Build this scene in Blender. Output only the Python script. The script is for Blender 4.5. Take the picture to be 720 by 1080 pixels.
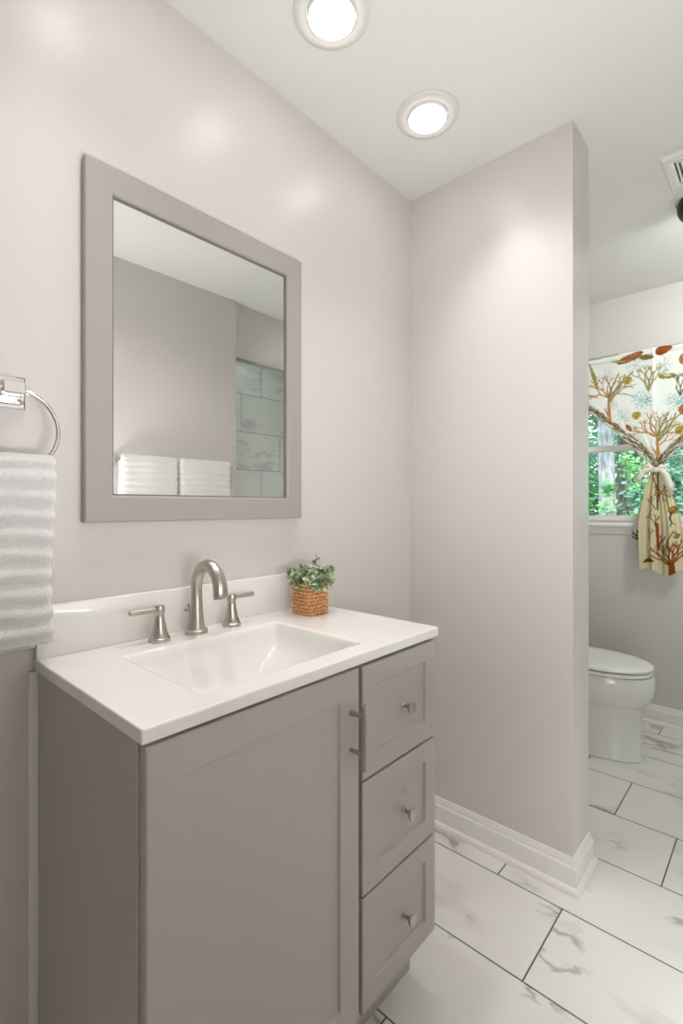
import bpy, bmesh, math, random
import numpy as np
from mathutils import Vector, Matrix, noise
random.seed(7)
PI = math.pi
for o in list(bpy.data.objects): bpy.data.objects.remove(o, do_unlink=True)
SC = bpy.context.scene
COL = SC.collection

# ------------------------------------------------------------ camera
cam = bpy.data.cameras.new('camera'); cam_o = bpy.data.objects.new('camera', cam); COL.objects.link(cam_o)
cam_o.location = (1.1005, 0, 1.2168)
cam_o.rotation_euler = (PI/2, 0, math.radians(42.743))
cam.sensor_fit = 'HORIZONTAL'; cam.sensor_width = 36; cam.lens = 36*515.78/720
cam.shift_x = (360-350.6)/720; cam.shift_y = -(540-534.15)/720
cam.clip_start = .01
SC.camera = cam_o

# ------------------------------------------------------------ world, lights, exposure
EXPOSURE = .95
LAMP = 6.8
SPOT_W = 8.0
LAMP_COL = (1, .955, .92)
GIMBAL = 16.0
BOUNCE_FILL_W = 7.5  # power of the added bounce fill
SC.view_settings.view_transform = 'Standard'; SC.view_settings.look = 'None'
SC.view_settings.gamma = 1; SC.view_settings.use_curve_mapping = False
SC.view_settings.exposure = EXPOSURE
w = bpy.data.worlds.new('world'); SC.world = w; w.use_nodes = True
bg = w.node_tree.nodes['Background']
bg.inputs[0].default_value = (.80, .93, 1, 1); bg.inputs[1].default_value = 1.6
sun = bpy.data.lights.new('sun', 'SUN'); sun.energy = 3.0; sun.angle = .05; sun.color = (1, .96, .88)
sun_o = bpy.data.objects.new('sun', sun); COL.objects.link(sun_o)
sun_o.rotation_euler = Vector((-.35, .75, -1)).to_track_quat('-Z', 'Y').to_euler(); sun_o.location = (0, -4, 8)
def area(name, loc, rot, sx, sy, watts, col):
    l = bpy.data.lights.new(name, 'AREA'); l.shape = 'RECTANGLE'; l.size = sx; l.size_y = sy; l.energy = watts; l.color = col
    o = bpy.data.objects.new(name, l); COL.objects.link(o); o.location = loc; o.rotation_euler = [math.radians(a) for a in rot]
def aim(x, y, z): return [math.degrees(a) for a in Vector((x, y, z)).to_track_quat('-Z', 'Y').to_euler()]
area('bounce_fill_light', (1.10, .42, 1.02), (163, -4, 0), .3, .4, BOUNCE_FILL_W, (.97, .985, 1))  # added off-frame fill thrown up at the ceiling, no real fixture
area('shower_fill_light', (1.72, 2.45, 2.42), (0, 0, 0), .3, .5, .55, (.93, 1, .97))  # no lamp known here; unseen area light added to brighten the tiles
area('bathroom_fill_light', (1.20, 2.36, 2.30), aim(-.50, 1.1, -1.05), .25, .3, 4.8, (.96, 1, .96))  # unseen fill added to lift the window wall, not a fixture
area('low_fill_light', (1.14, 1.14, .42), aim(-.15, 1, .05), .3, .45, 1.15, (1, .99, .96))
area('bathroom_bounce_fill', (1.10, 2.55, .9), (160, 0, 0), .3, .5, .7, (.95, 1, .97))  # unseen upward fill added to lighten the window end of the room

# ------------------------------------------------------------ helpers
def lin(c):
    c = c/255
    return c/12.92 if c <= .04045 else ((c+.055)/1.055)**2.4
def rgb(r, g, b): return (lin(r), lin(g), lin(b), 1)
def mat(name, col, rough=.5, metal=0, emit=None, es=0, spec=.5, coat=0):
    m = bpy.data.materials.new(name); m.use_nodes = True
    p = m.node_tree.nodes['Principled BSDF']
    p.inputs['Base Color'].default_value = col
    p.inputs['Roughness'].default_value = rough; p.inputs['Metallic'].default_value = metal
    p.inputs['Specular IOR Level'].default_value = spec
    p.inputs['Coat Weight'].default_value = coat
    if emit: p.inputs['Emission Color'].default_value = emit; p.inputs['Emission Strength'].default_value = es
    return m
def bump(m, scale, dist, detail=2, rough=.5, stretch=None):
    nt = m.node_tree; p = nt.nodes['Principled BSDF']
    tc = nt.nodes.new('ShaderNodeTexCoord'); n = nt.nodes.new('ShaderNodeTexNoise'); b = nt.nodes.new('ShaderNodeBump')
    n.inputs['Scale'].default_value = scale; n.inputs['Detail'].default_value = detail; n.inputs['Roughness'].default_value = rough
    src = tc.outputs['Object']
    if stretch:
        mp = nt.nodes.new('ShaderNodeMapping'); mp.inputs['Scale'].default_value = stretch
        nt.links.new(src, mp.inputs[0]); src = mp.outputs[0]
    nt.links.new(src, n.inputs['Vector']); nt.links.new(n.outputs[0], b.inputs['Height'])
    b.inputs['Distance'].default_value = dist; b.inputs['Strength'].default_value = 1
    nt.links.new(b.outputs[0], p.inputs['Normal'])
    return m
def noisecol(m, c1, c2, scale, detail=3, stretch=None, lo=.35, hi=.65):
    nt = m.node_tree; p = nt.nodes['Principled BSDF']
    tc = nt.nodes.new('ShaderNodeTexCoord'); n = nt.nodes.new('ShaderNodeTexNoise'); r = nt.nodes.new('ShaderNodeValToRGB')
    n.inputs['Scale'].default_value = scale; n.inputs['Detail'].default_value = detail
    src = tc.outputs['Object']
    if stretch:
        mp = nt.nodes.new('ShaderNodeMapping'); mp.inputs['Scale'].default_value = stretch
        nt.links.new(src, mp.inputs[0]); src = mp.outputs[0]
    nt.links.new(src, n.inputs['Vector']); nt.links.new(n.outputs[0], r.inputs[0])
    r.color_ramp.elements[0].position = lo; r.color_ramp.elements[0].color = c1
    r.color_ramp.elements[1].position = hi; r.color_ramp.elements[1].color = c2
    nt.links.new(r.outputs[0], p.inputs['Base Color'])
    return m

def obj(name, bm, m, parent=None, smooth=False, loc=None):
    me = bpy.data.meshes.new(name)
    bmesh.ops.recalc_face_normals(bm, faces=bm.faces[:])
    bm.to_mesh(me); bm.free()
    for x in (m if isinstance(m, (list, tuple)) else [m]): me.materials.append(x)
    if smooth:
        for p in me.polygons: p.use_smooth = True
        if smooth == 'auto':
            me.set_sharp_from_angle(angle=math.radians(38))
    o = bpy.data.objects.new(name, me); COL.objects.link(o)
    if parent is not None:
        o.parent = parent
        root = parent
        off = Vector(parent.location)
        while root.parent: root = root.parent; off += Vector(root.location)
        o.location = -off        # geometry is written in world coordinates
    return o
def thing(name, label, cat, loc=(0,0,0), group=None):
    o = bpy.data.objects.new(name, None); COL.objects.link(o); o.location = loc; o.empty_display_size = .05
    o['label'] = label; o['category'] = cat
    if group: o['group'] = group
    return o
def tag(o, label, cat, group=None, kind=None):
    o['label'] = label; o['category'] = cat
    if group: o['group'] = group
    if kind: o['kind'] = kind
    return o
def struct(name, bm, m, smooth=False, parent=None):
    o = obj(name, bm, m, parent, smooth)
    if parent is None: o['kind'] = 'structure'
    return o
def box(bm, x0, x1, y0, y1, z0, z1, bev=0, seg=2):
    r = bmesh.ops.create_cube(bm, size=1)
    vs = r['verts']
    for v in vs:
        v.co = Vector(((x0+x1)/2+v.co.x*(x1-x0), (y0+y1)/2+v.co.y*(y1-y0), (z0+z1)/2+v.co.z*(z1-z0)))
    if bev:
        es = list({e for v in vs for e in v.link_edges})
        bmesh.ops.bevel(bm, geom=es, offset=bev, segments=seg, profile=.5, affect='EDGES')
    return bm
def B(*a, **k): return box(bmesh.new(), *a, **k)
def loft(bm, loops, close=True, cap0=True, cap1=True):
    rows = [[bm.verts.new(p) for p in L] for L in loops]
    n = len(rows[0])
    for a, b in zip(rows[:-1], rows[1:]):
        for i in range(n if close else n-1):
            j = (i+1) % n
            bm.faces.new((a[i], a[j], b[j], b[i]))
    if cap0: bm.faces.new(rows[0][::-1])
    if cap1: bm.faces.new(rows[-1])
    return rows
def lathe(bm, prof, c, axis='z', n=40, cap=True):
    c = Vector(c); loops = []
    for r, h in prof:
        L = []
        for i in range(n):
            a = 2*PI*i/n; p, q = r*math.cos(a), r*math.sin(a)
            L.append(c + (Vector((p, q, h)) if axis == 'z' else Vector((h, p, q)) if axis == 'x' else Vector((p, h, q))))
        loops.append(L)
    loft(bm, loops, True, cap, cap); return bm
def tube(bm, pts, rad, n=12, flat=None, cyc=False, cap=True):
    """sweep; rad scalar or list; flat = list of (ra, rb) for an elliptical section"""
    pts = [Vector(p) for p in pts]; N = len(pts); loops = []; up = None
    for i in range(N):
        if cyc: t = (pts[(i+1) % N]-pts[i-1]).normalized()
        else: t = (pts[min(i+1, N-1)]-pts[max(i-1, 0)]).normalized()
        if up is None:
            up = Vector((0,1,0)) if abs(t.y) < .8 else Vector((1,0,0))
        u = (up - t*up.dot(t)).normalized(); v = t.cross(u); up = u
        ra, rb = (flat[i] if flat else ((rad[i], rad[i]) if isinstance(rad, (list, tuple)) else (rad, rad)))
        loops.append([pts[i]+u*ra*math.cos(2*PI*k/n)+v*rb*math.sin(2*PI*k/n) for k in range(n)])
    if cyc:
        loops.append(loops[0]); loft(bm, loops, True, False, False)
        bmesh.ops.remove_doubles(bm, verts=bm.verts[:], dist=1e-6)
    else: loft(bm, loops, True, cap, cap)
    return bm
def extrude_profile(bm, prof, a, b, inward, ma=0, mb=0):
    """baseboard: prof = [(out, z)], from a to b on the floor, 'inward' = unit normal into the room; ma/mb = mitre sign at each end"""
    a = Vector(a); b = Vector(b); t = (b-a).normalized(); n = Vector(inward)
    A = [a+n*o+Vector((0,0,z))+t*o*ma for o, z in prof]; Bv = [b+n*o+Vector((0,0,z))+t*o*mb for o, z in prof]
    loft(bm, [A, Bv], True, True, True); return bm

# ------------------------------------------------------------ materials
M = {}
M['wall'] = bump(mat('wall_paint', rgb(212, 207, 203), .33, spec=.5), 160, .00025, 3)
M['bathwall'] = M['wall']
M['ceil'] = bump(mat('ceiling_paint', rgb(226, 225, 222), .42, spec=.4), 90, .0003)
M['trim'] = mat('white_trim_paint', rgb(238, 236, 232), .3)
M['cab'] = bump(mat('cabinet_paint', rgb(183, 178, 171), .38), 300, .0001)
M['cabdark'] = mat('face_frame_dark', rgb(84, 76, 66), .7)
M['counter'] = noisecol(mat('cultured_marble', rgb(240, 238, 235), .16, coat=.3), rgb(243, 241, 238), rgb(236, 234, 231), 5)
M['nickel'] = bump(mat('brushed_nickel', rgb(190, 182, 174), .28, 1), 120, .0001, 2, .5, (1, 1, .1))
M['chrome'] = mat('chrome', rgb(226, 226, 226), .07, 1)
M['mirror'] = mat('mirror_silver', (.90, .915, .90, 1), .0, 1)
M['frame'] = bump(mat('mirror_frame_paint', rgb(166, 160, 156), .35), 200, .0001)
M['porcelain'] = mat('porcelain', rgb(232, 232, 226), .1, coat=.5)
M['seatp'] = mat('toilet_seat_plastic', rgb(236, 236, 232), .18)
M['towel'] = bump(noisecol(mat('terry_cloth', rgb(240, 238, 236), .95, spec=.1), rgb(252, 250, 248), rgb(244, 242, 239), 180), 420, .004, 3, .7)
M['towel'].node_tree.nodes['Principled BSDF'].inputs['Sheen Weight'].default_value = .6
M['lamp'] = mat('lamp_face', (1,1,1,1), .4, emit=(*LAMP_COL, 1), es=LAMP)
M['gimbal'] = mat('gimbal_lamp_face', (1,1,1,1), .4, emit=(.95, 1, .96, 1), es=GIMBAL)
M['lighttrim'] = mat('light_trim_white', rgb(220, 217, 212), .45)
M['bronze'] = mat('dark_bronze', rgb(62, 60, 52), .35, .7)
M['ventw'] = mat('vent_plastic', rgb(236, 231, 222), .45)
M['ventd'] = mat('vent_dark', rgb(66, 60, 52), .8)
M['metaltrim'] = mat('satin_metal_trim', rgb(150, 152, 150), .3, .8)
M['soil'] = mat('soil_foam', rgb(62, 50, 36), .9)
M['glass'] = None
g = bpy.data.materials.new('window_glass'); g.use_nodes = True; nt = g.node_tree
for n in list(nt.nodes): nt.nodes.remove(n)
o_ = nt.nodes.new('ShaderNodeOutputMaterial'); tr = nt.nodes.new('ShaderNodeBsdfTransparent'); gl = nt.nodes.new('ShaderNodeBsdfGlossy')
fr = nt.nodes.new('ShaderNodeFresnel'); mx = nt.nodes.new('ShaderNodeMixShader'); fr.inputs[0].default_value = 1.45
gl.inputs['Roughness'].default_value = .02; tr.inputs[0].default_value = (.93, .97, .95, 1)
nt.links.new(fr.outputs[0], mx.inputs[0]); nt.links.new(tr.outputs[0], mx.inputs[1]); nt.links.new(gl.outputs[0], mx.inputs[2]); nt.links.new(mx.outputs[0], o_.inputs[0])
M['glass'] = g

def marble_tile(name, axes, w, h, x0, y0, shift, grout, gcol, rough, vein_scale=1.9, base=(234, 232, 229), dark=(160, 155, 150)):
    """rectangular marble-look tiles in running bond; axes = the two object axes used"""
    m = mat(name, rgb(*base), rough); nt = m.node_tree; p = nt.nodes['Principled BSDF']; L = nt.links.new
    def N(t, **k):
        n = nt.nodes.new(t)
        for a, b in k.items(): setattr(n, a, b)
        return n
    def math_(op, a, b=None, c=None):
        n = N('ShaderNodeMath', operation=op)
        for i, s in enumerate((a, b, c)):
            if s is None: continue
            if isinstance(s, (int, float)): n.inputs[i].default_value = s
            else: L(s, n.inputs[i])
        return n.outputs[0]
    tc = N('ShaderNodeTexCoord'); sep = N('ShaderNodeSeparateXYZ'); L(tc.outputs['Object'], sep.inputs[0])
    X = sep.outputs[axes[0]]; Y = sep.outputs[axes[1]]
    ry = math_('DIVIDE', math_('SUBTRACT', Y, y0), h); row = math_('FLOOR', ry)
    rx = math_('DIVIDE', math_('ADD', math_('SUBTRACT', X, x0), math_('MULTIPLY', row, shift)), w); colm = math_('FLOOR', rx)
    fy = math_('MULTIPLY', math_('FRACT', ry), h); fx = math_('MULTIPLY', math_('FRACT', rx), w)
    dy = math_('MINIMUM', fy, math_('SUBTRACT', h, fy)); dx = math_('MINIMUM', fx, math_('SUBTRACT', w, fx))
    d = math_('MINIMUM', dx, dy); gm = math_('LESS_THAN', d, grout/2)
    idv = N('ShaderNodeCombineXYZ'); L(colm, idv.inputs[0]); L(row, idv.inputs[1])
    wn = N('ShaderNodeTexWhiteNoise', noise_dimensions='3D'); L(idv.outputs[0], wn.inputs['Vector'])
    sc = N('ShaderNodeVectorMath', operation='SCALE'); L(wn.outputs['Color'], sc.inputs[0]); sc.inputs['Scale'].default_value = 17
    cv = N('ShaderNodeCombineXYZ'); L(X, cv.inputs[0]); L(Y, cv.inputs[1])
    rot = N('ShaderNodeMapping'); rot.inputs['Rotation'].default_value = (0, 0, math.radians(-32)); rot.inputs['Scale'].default_value = (1, 2.3, 1)
    L(cv.outputs[0], rot.inputs[0])
    ad = N('ShaderNodeVectorMath', operation='ADD'); L(rot.outputs[0], ad.inputs[0]); L(sc.outputs[0], ad.inputs[1])
    def ridge(scale, width, dist):
        n = N('ShaderNodeTexNoise'); n.inputs['Scale'].default_value = scale; n.inputs['Detail'].default_value = 6; n.inputs['Roughness'].default_value = .55
        n.inputs['Distortion'].default_value = dist; L(ad.outputs[0], n.inputs['Vector'])
        a = math_('ABSOLUTE', math_('SUBTRACT', n.outputs[0], .5))
        mr = N('ShaderNodeMapRange'); mr.interpolation_type = 'SMOOTHSTEP'; L(a, mr.inputs[0])
        mr.inputs[1].default_value = 0; mr.inputs[2].default_value = width; mr.inputs[3].default_value = 1; mr.inputs[4].default_value = 0
        return mr.outputs[0]
    n2 = N('ShaderNodeTexNoise'); n2.inputs['Scale'].default_value = 2.6; n2.inputs['Detail'].default_value = 2; L(ad.outputs[0], n2.inputs['Vector'])
    mr = N('ShaderNodeMapRange'); mr.interpolation_type = 'SMOOTHSTEP'; L(n2.outputs[0], mr.inputs[0]); mr.inputs[1].default_value = .47; mr.inputs[2].default_value = .62
    v1 = math_('MULTIPLY', ridge(vein_scale, .028, .6), mr.outputs[0])
    v2 = math_('MULTIPLY', math_('MULTIPLY', ridge(vein_scale*.6, .10, .3), mr.outputs[0]), .28)
    v = math_('MINIMUM', math_('ADD', math_('MULTIPLY', v1, .7), v2), 1)
    m1 = N('ShaderNodeMix', data_type='RGBA'); L(v, m1.inputs[0]); m1.inputs[6].default_value = rgb(*base); m1.inputs[7].default_value = rgb(*dark)
    m2 = N('ShaderNodeMix', data_type='RGBA'); L(gm, m2.inputs[0]); L(m1.outputs[2], m2.inputs[6]); m2.inputs[7].default_value = rgb(*gcol)
    L(m2.outputs[2], p.inputs['Base Color'])
    r = math_('ADD', math_('MULTIPLY', gm, .5), rough); L(r, p.inputs['Roughness'])
    b = N('ShaderNodeBump'); b.inputs['Distance'].default_value = .0008; L(math_('SUBTRACT', 1, gm), b.inputs['Height']); L(b.outputs[0], p.inputs['Normal'])
    return m
M['floor'] = marble_tile('marble_floor_tile', (0, 1), .6096, .3070, .607, 1.250, .2032, .0042, (92, 88, 84), .22)
M['walltile'] = marble_tile('marble_wall_tile', (1, 2), .6096, .3020, 2.771, 1.512, -.2032, .004, (120, 124, 122), .14, 1.3, (226, 230, 226), (192, 197, 194))
M['endtile'] = marble_tile('marble_wall_tile_end', (0, 2), .6096, .3020, 1.5, 1.512, .2032, .004, (120, 124, 122), .14)

# ------------------------------------------------------------ the room
H = 2.44; XO = 1.325; YB = -.95; YW = 3.24; XT = 2.10; YE = 1.750; XH = 1.355; PY = 1.651; PX = .6086; PT = 1.82
struct('floor', B(-.12, XT+.1, YB-.1, YW+.12, -.08, 0), M['floor'])
struct('ceiling', B(-.12, XT+.1, YB-.1, YW+.12, H, H+.1), M['ceil'])
struct('wall_left', B(-.12, 0, YB-.1, YW+.12, 0, H), M['wall'])
struct('wall_right', B(XO, XO+.1, YB, YE, 0, H), M['wall'])
struct('wall_back', B(0, XO+.1, YB-.1, YB, 0, H), M['wall'])
struct('wall_partition', box(bmesh.new(), -.01, PX, PY, PT, 0, H), M['wall'])
struct('wall_shower_side', B(XO+.1, XT, YE-.1, YE, 0, H), M['wall'])
struct('wall_shower_header', B(XH, XO+.1, YE, YW, 2.118, H), M['wall'])
struct('wall_shower_back', B(XT, XT+.1, YE-.1, YW+.12, 0, H), M['walltile'])
# window wall with an opening
WX0, WX1, WZ0, WZ1 = .15, 1.01, 1.124, 2.06
bm = bmesh.new()
box(bm, 0, WX0, YW, YW+.12, 0, H); box(bm, WX1, XT, YW, YW+.12, 0, H)
box(bm, WX0, WX1, YW, YW+.12, 0, WZ0); box(bm, WX0, WX1, YW, YW+.12, WZ1, H)
struct('wall_window', bm, M['bathwall'])
struct('wall_shower_end', B(XO+.02, XT, YW-.012, YW, 0, 2.118), M['endtile'])
# metal edge around the tiled shower opening
bm = bmesh.new(); box(bm, XH-.004, XH+.012, YE, YE+.018, 0, 2.118, .002); box(bm, XH-.004, XH+.012, YE+.018, YW-.014, 2.106, 2.118, .002)
struct('trim_2', bm, M['metaltrim'])
# white filler strip between vanity side and wall
struct('trim_1', B(0, .007, .303, .3195, 0, .889, .0015), M['trim'])

BP = [(0, 0), (.017, 0), (.0165, .012), (.0125, .019), (.0125, .019), (.0125, .078), (.0115, .083), (.0085, .087), (.0085, .092), (.0055, .1), (.004, .108), (0, .109)]
BP = [(0, 0), (.026, 0), (.0255, .008), (.022, .016), (.0125, .021), (.0125, .074), (.0115, .079), (.0075, .083), (.0075, .09), (.005, .099), (.0035, .106), (0, .107)]
bm = bmesh.new()
extrude_profile(bm, BP, (0, PY, 0), (PX, PY, 0), (0, -1, 0), 0, 1)
extrude_profile(bm, BP, (PX, PY, 0), (PX, PT, 0), (1, 0, 0), -1, 1)
extrude_profile(bm, BP, (PX, PT, 0), (0, PT, 0), (0, 1, 0), -1, 0)
bmesh.ops.remove_doubles(bm, verts=bm.verts[:], dist=1e-5)
struct('baseboard_partition', bm, M['trim'])
struct('baseboard_window', extrude_profile(bmesh.new(), BP, (0, YW, 0), (XO, YW, 0), (0, -1, 0)), M['trim'])
struct('baseboard_left', extrude_profile(bmesh.new(), BP, (0, YB, 0), (0, .30, 0), (1, 0, 0)), M['trim'])
struct('baseboard_right', extrude_profile(bmesh.new(), BP, (XO, YE, 0), (XO, YB, 0), (-1, 0, 0)), M['trim'])
struct('baseboard_nook', extrude_profile(bmesh.new(), BP, (0, 1.095, 0), (0, PY, 0), (1, 0, 0)), M['trim'])

# ------------------------------------------------------------ window
win = thing('window_1', 'white double-hung window behind the seashell print curtain', 'window', (.58, YW+.06, WZ0)); win['kind'] = 'structure'
def frame_mesh(x0, x1, z0, z1, wd, y0, y1, bot=None):
    bm = bmesh.new(); b = bot or wd
    box(bm, x0, x0+wd, y0, y1, z0, z1, .002); box(bm, x1-wd, x1, y0, y1, z0, z1, .002)
    box(bm, x0+wd, x1-wd, y0, y1, z1-wd, z1, .002); box(bm, x0+wd, x1-wd, y0, y1, z0, z0+b, .002)
    return bm
obj('window_frame', frame_mesh(WX0, WX1, WZ0, WZ1, .016, YW+.02, YW+.11), M['trim'], win)
RZ = 1.560
up = obj('upper_sash', frame_mesh(WX0+.016, WX1-.016, RZ-.012, WZ1-.016, .03, YW+.065, YW+.09), M['trim'], win)
obj('pane', B(WX0+.045, WX1-.045, YW+.076, YW+.079, RZ, WZ1-.04), M['glass'], up)
lo = obj('lower_sash', frame_mesh(WX0+.016, WX1-.016, WZ0+.012, RZ+.022, .032, YW+.035, YW+.062, .026), M['trim'], win)
obj('pane', B(WX0+.046, WX1-.046, YW+.047, YW+.050, WZ0+.03, RZ), M['glass'], lo)
bm = bmesh.new(); box(bm, WX0-.05, WX1+.05, YW-.040, YW+.03, WZ0-.026, WZ0, .010, 4)
obj('window_sill', bm, M['trim'], win, 'auto')
obj('apron', B(WX0-.03, WX1+.03, YW-.007, YW, WZ0-.068, WZ0-.026, .003), M['trim'], win)

# ------------------------------------------------------------ vanity
VY0, VY1, VX = .318, 1.084, .432      # cabinet body
van = thing('vanity_cabinet', 'grey shaker bathroom vanity cabinet with one door and three drawers', 'cabinet', (.2, .7, 0))
bm = bmesh.new()
box(bm, .008, VX, VY0, VY0+.018, .0, .889, .001)
obj('side_panel', bm, M['cab'], van)
bm = bmesh.new(); box(bm, .008, VX, VY1-.018, VY1, .148, .889, .001); box(bm, .008, .376, VY1-.018, VY1, 0, .148)
obj('side_panel', bm, M['cab'], van)
bm = bmesh.new(); box(bm, VX-.018, VX, VY0+.018, VY1-.018, .855, .889); box(bm, VX-.018, VX, VY0+.018, VY1-.018, .148, .18)
box(bm, VX-.018, VX, .765, .81, .18, .855); box(bm, VX-.018, VX, .81, VY1-.018, .618, .65); box(bm, VX-.018, VX, .81, VY1-.018, .375, .405)
obj('face_frame', bm, M['cabdark'], van)  # face frame darker than the doors, shows in the gaps
obj('toe_kick', B(.36, .376, VY0+.018, VY1-.018, 0, .148), M['cab'], van)
obj('bottom_panel', B(.01, VX-.018, VY0+.018, VY1-.018, .148, .166), M['cab'], van)
obj('back_panel', B(.008, .014, VY0+.018, VY1-.018, .166, .889), M['cab'], van)
def shaker(y0, y1, z0, z1, xa, xb, st):
    """slab with a recessed centre panel, front face at xb"""
    bm = bmesh.new()
    def R(i, x): return [(x, y0+i, z0+i), (x, y1-i, z0+i), (x, y1-i, z1-i), (x, y0+i, z1-i)]
    loft(bm, [R(0, xa), R(0, xb-.002), R(.002, xb), R(st, xb), R(st+.003, xb-.006), R(st+.006, xb-.0065)], True, True, True)
    return bm
XF = .452
door = obj('door', shaker(.322, .7835, .150, .882, VX+.001, XF, .058), M['cab'], van)
bm = bmesh.new(); hy, hx = .757, XF+.034
tube(bm, [(hx, hy, .690), (hx, hy, .691), (hx, hy, .821), (hx, hy, .822)], [.0052, .006, .006, .0052], 16)
tube(bm, [(XF, hy, .797), (hx, hy, .797)], .0045, 12); tube(bm, [(XF, hy, .721), (hx, hy, .721)], .0045, 12)
h = obj('handle', bm, M['nickel'], door, 'auto'); h['label'] = 'brushed nickel bar handle'
for z0, z1 in ((.641, .880), (.397, .635), (.150, .391)):
    dr = obj('drawer', shaker(.7945, 1.0835, z0, z1, VX+.001, XF, .045), M['cab'], van)
    bm = bmesh.new()
    lathe(bm, [(.007, 0), (.007, .002), (.0048, .004), (.0042, .012), (.0055, .017), (.0115, .022), (.0135, .026), (.0125, .029), (.008, .030)], (XF-.007, .952, (z0+z1)/2-.008), 'x', 24)
    k = obj('knob', bm, M['nickel'], dr, 'auto'); k['label'] = 'brushed nickel flared knob'

# countertop with integrated basin
CT = .913; CB = .891; CX1 = .459; CY0 = .312; CY1 = 1.089
top = thing('vanity_countertop', 'white one-piece vanity countertop with rectangular sink on the grey cabinet', 'countertop', (.2, .7, CB))
def rrect(y0, y1, x0, x1, r, z, n=8):
    P = []
    for cx, cy, a0 in ((x1-r, y1-r, 0), (x0+r, y1-r, 90), (x0+r, y0+r, 180), (x1-r, y0+r, 270)):
        for i in range(n+1):
            a = math.radians(a0+90*i/n); P.append((cx+r*math.cos(a), cy+r*math.sin(a), z))
    return P
by0, by1, bx0, bx1 = .441, .845, .118, .402
rim = [rrect(by0-.010, by1+.010, bx0-.010, bx1+.010, .022, CT)]
for k, (o, dz) in enumerate(((.006, .0006), (.003, .002), (.001, .005))): rim.append(rrect(by0-o, by1+o, bx0-o, bx1+o, .018, CT-dz))
ND = 16; DEP = .105
for i in range(1, ND+1):
    a = i/ND*PI/2
    d = math.sin(a); ins = 1-math.cos(a)
    iy = .15*ins; ix0 = .035*d**2+.035*ins; ix1 = .05*ins+.02*d
    rim.append(rrect(by0+iy, by1-iy, bx0+ix0, bx1-ix1, .018+.03*ins, CT-.006-DEP*d))
bm = bmesh.new()
rows = loft(bm, rim, True, False, True)
obj('sink_basin', bm, M['counter'], top, True)
bm = bmesh.new()
# top slab with a hole: connect inner loop to outer rectangle
inner = [bm.verts.new(p) for p in rrect(by0-.010, by1+.010, bx0-.010, bx1+.010, .022, CT)]
def outer_loop(x0, x1, y0, y1, z):
    P = []; n = 8
    for cx, cy in ((x1, y1), (x0, y1), (x0, y0), (x1, y0)):
        for i in range(n+1): P.append((cx, cy, z))
    return P
def outerR(off, z): return rrect(CY0+off, CY1-off, .001+off, CX1-off, .003, z)
prev = inner
for L in (outerR(.0025, CT), outerR(.0007, CT-.0008), outerR(0, CT-.003), outerR(0, CB+.001), outerR(.001, CB)):
    cur = [bm.verts.new(p) for p in L]
    for i in range(len(cur)):
        j = (i+1) % len(cur); bm.faces.new((prev[i], prev[j], cur[j], cur[i]))
    prev = cur
cur = [bm.verts.new((p[0], p[1], CB)) for p in rrect(by0-.010, by1+.010, bx0-.010, bx1+.010, .022, CB)]
for i in range(len(cur)):
    j = (i+1) % len(cur); bm.faces.new((prev[i], prev[j], cur[j], cur[i]))
obj('slab', bm, M['counter'], top)
bm = bmesh.new(); box(bm, .001, .019, CY0, CY1, CT, 1.018, .0025, 3)
obj('backsplash', bm, M['counter'], top, 'auto')
bm = bmesh.new(); lathe(bm, [(.0, -.001), (.021, -.001), (.022, .0015), (.018, .0035), (.0, .0035)], (.25, .643, CT-.006-DEP), 'z', 32, False)
d = obj('drain', bm, M['nickel'], top, True); d['label'] = 'round metal drain'

# ------------------------------------------------------------ faucet
fy = .641; fx = .062
fau = thing('faucet', 'brushed nickel widespread faucet with arched spout and two lever handles', 'faucet', (fx, fy, CT))
bm = bmesh.new()
lathe(bm, [(.0265, 0), (.0270, .003), (.0265, .009), (.024, .011), (.0205, .012)], (fx, fy, CT), 'z', 40)
pts = []; fl = []
for i in range(9):
    t = i/8; r = .0200-.0062*math.sin(t*PI/2)
    pts.append((fx, fy, CT+.010+t*.097)); fl.append((r, r))
R_ = .050; cz = CT+.107; cxx = fx+R_
for i in range(1, 23):
    a = PI-PI*1.02*i/22; t = i/22
    pts.append((cxx+R_*math.cos(a), fy, cz+R_*1.18*math.sin(a)))
    fl.append((.0138+.0040*t*t, .0138+.0004*t))
e = pts[-1]
for i in range(1, 5):
    pts.append((e[0]+.0008*i, fy, e[2]-.0018*i)); fl.append((.0178+.0002*i, .0143))
tube(bm, pts, 0, 24, fl)
sp = obj('spout', bm, M['nickel'], fau, 'auto')
bm = bmesh.new(); tube(bm, [(fx-.012, fy-.010, CT+.055), (fx-.020, fy-.018, CT+.055)], [.003, .004], 12)
tube(bm, [(fx-.0215, fy-.006, CT+.0), (fx-.0215, fy-.006, CT+.062)], .0018, 8); lathe(bm, [(.002, 0), (.0042, .002), (.0042, .007), (.002, .009)], (fx-.0215, fy-.006, CT+.060), 'z', 12)
obj('pop_up_rod', bm, M['nickel'], fau, True)
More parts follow.
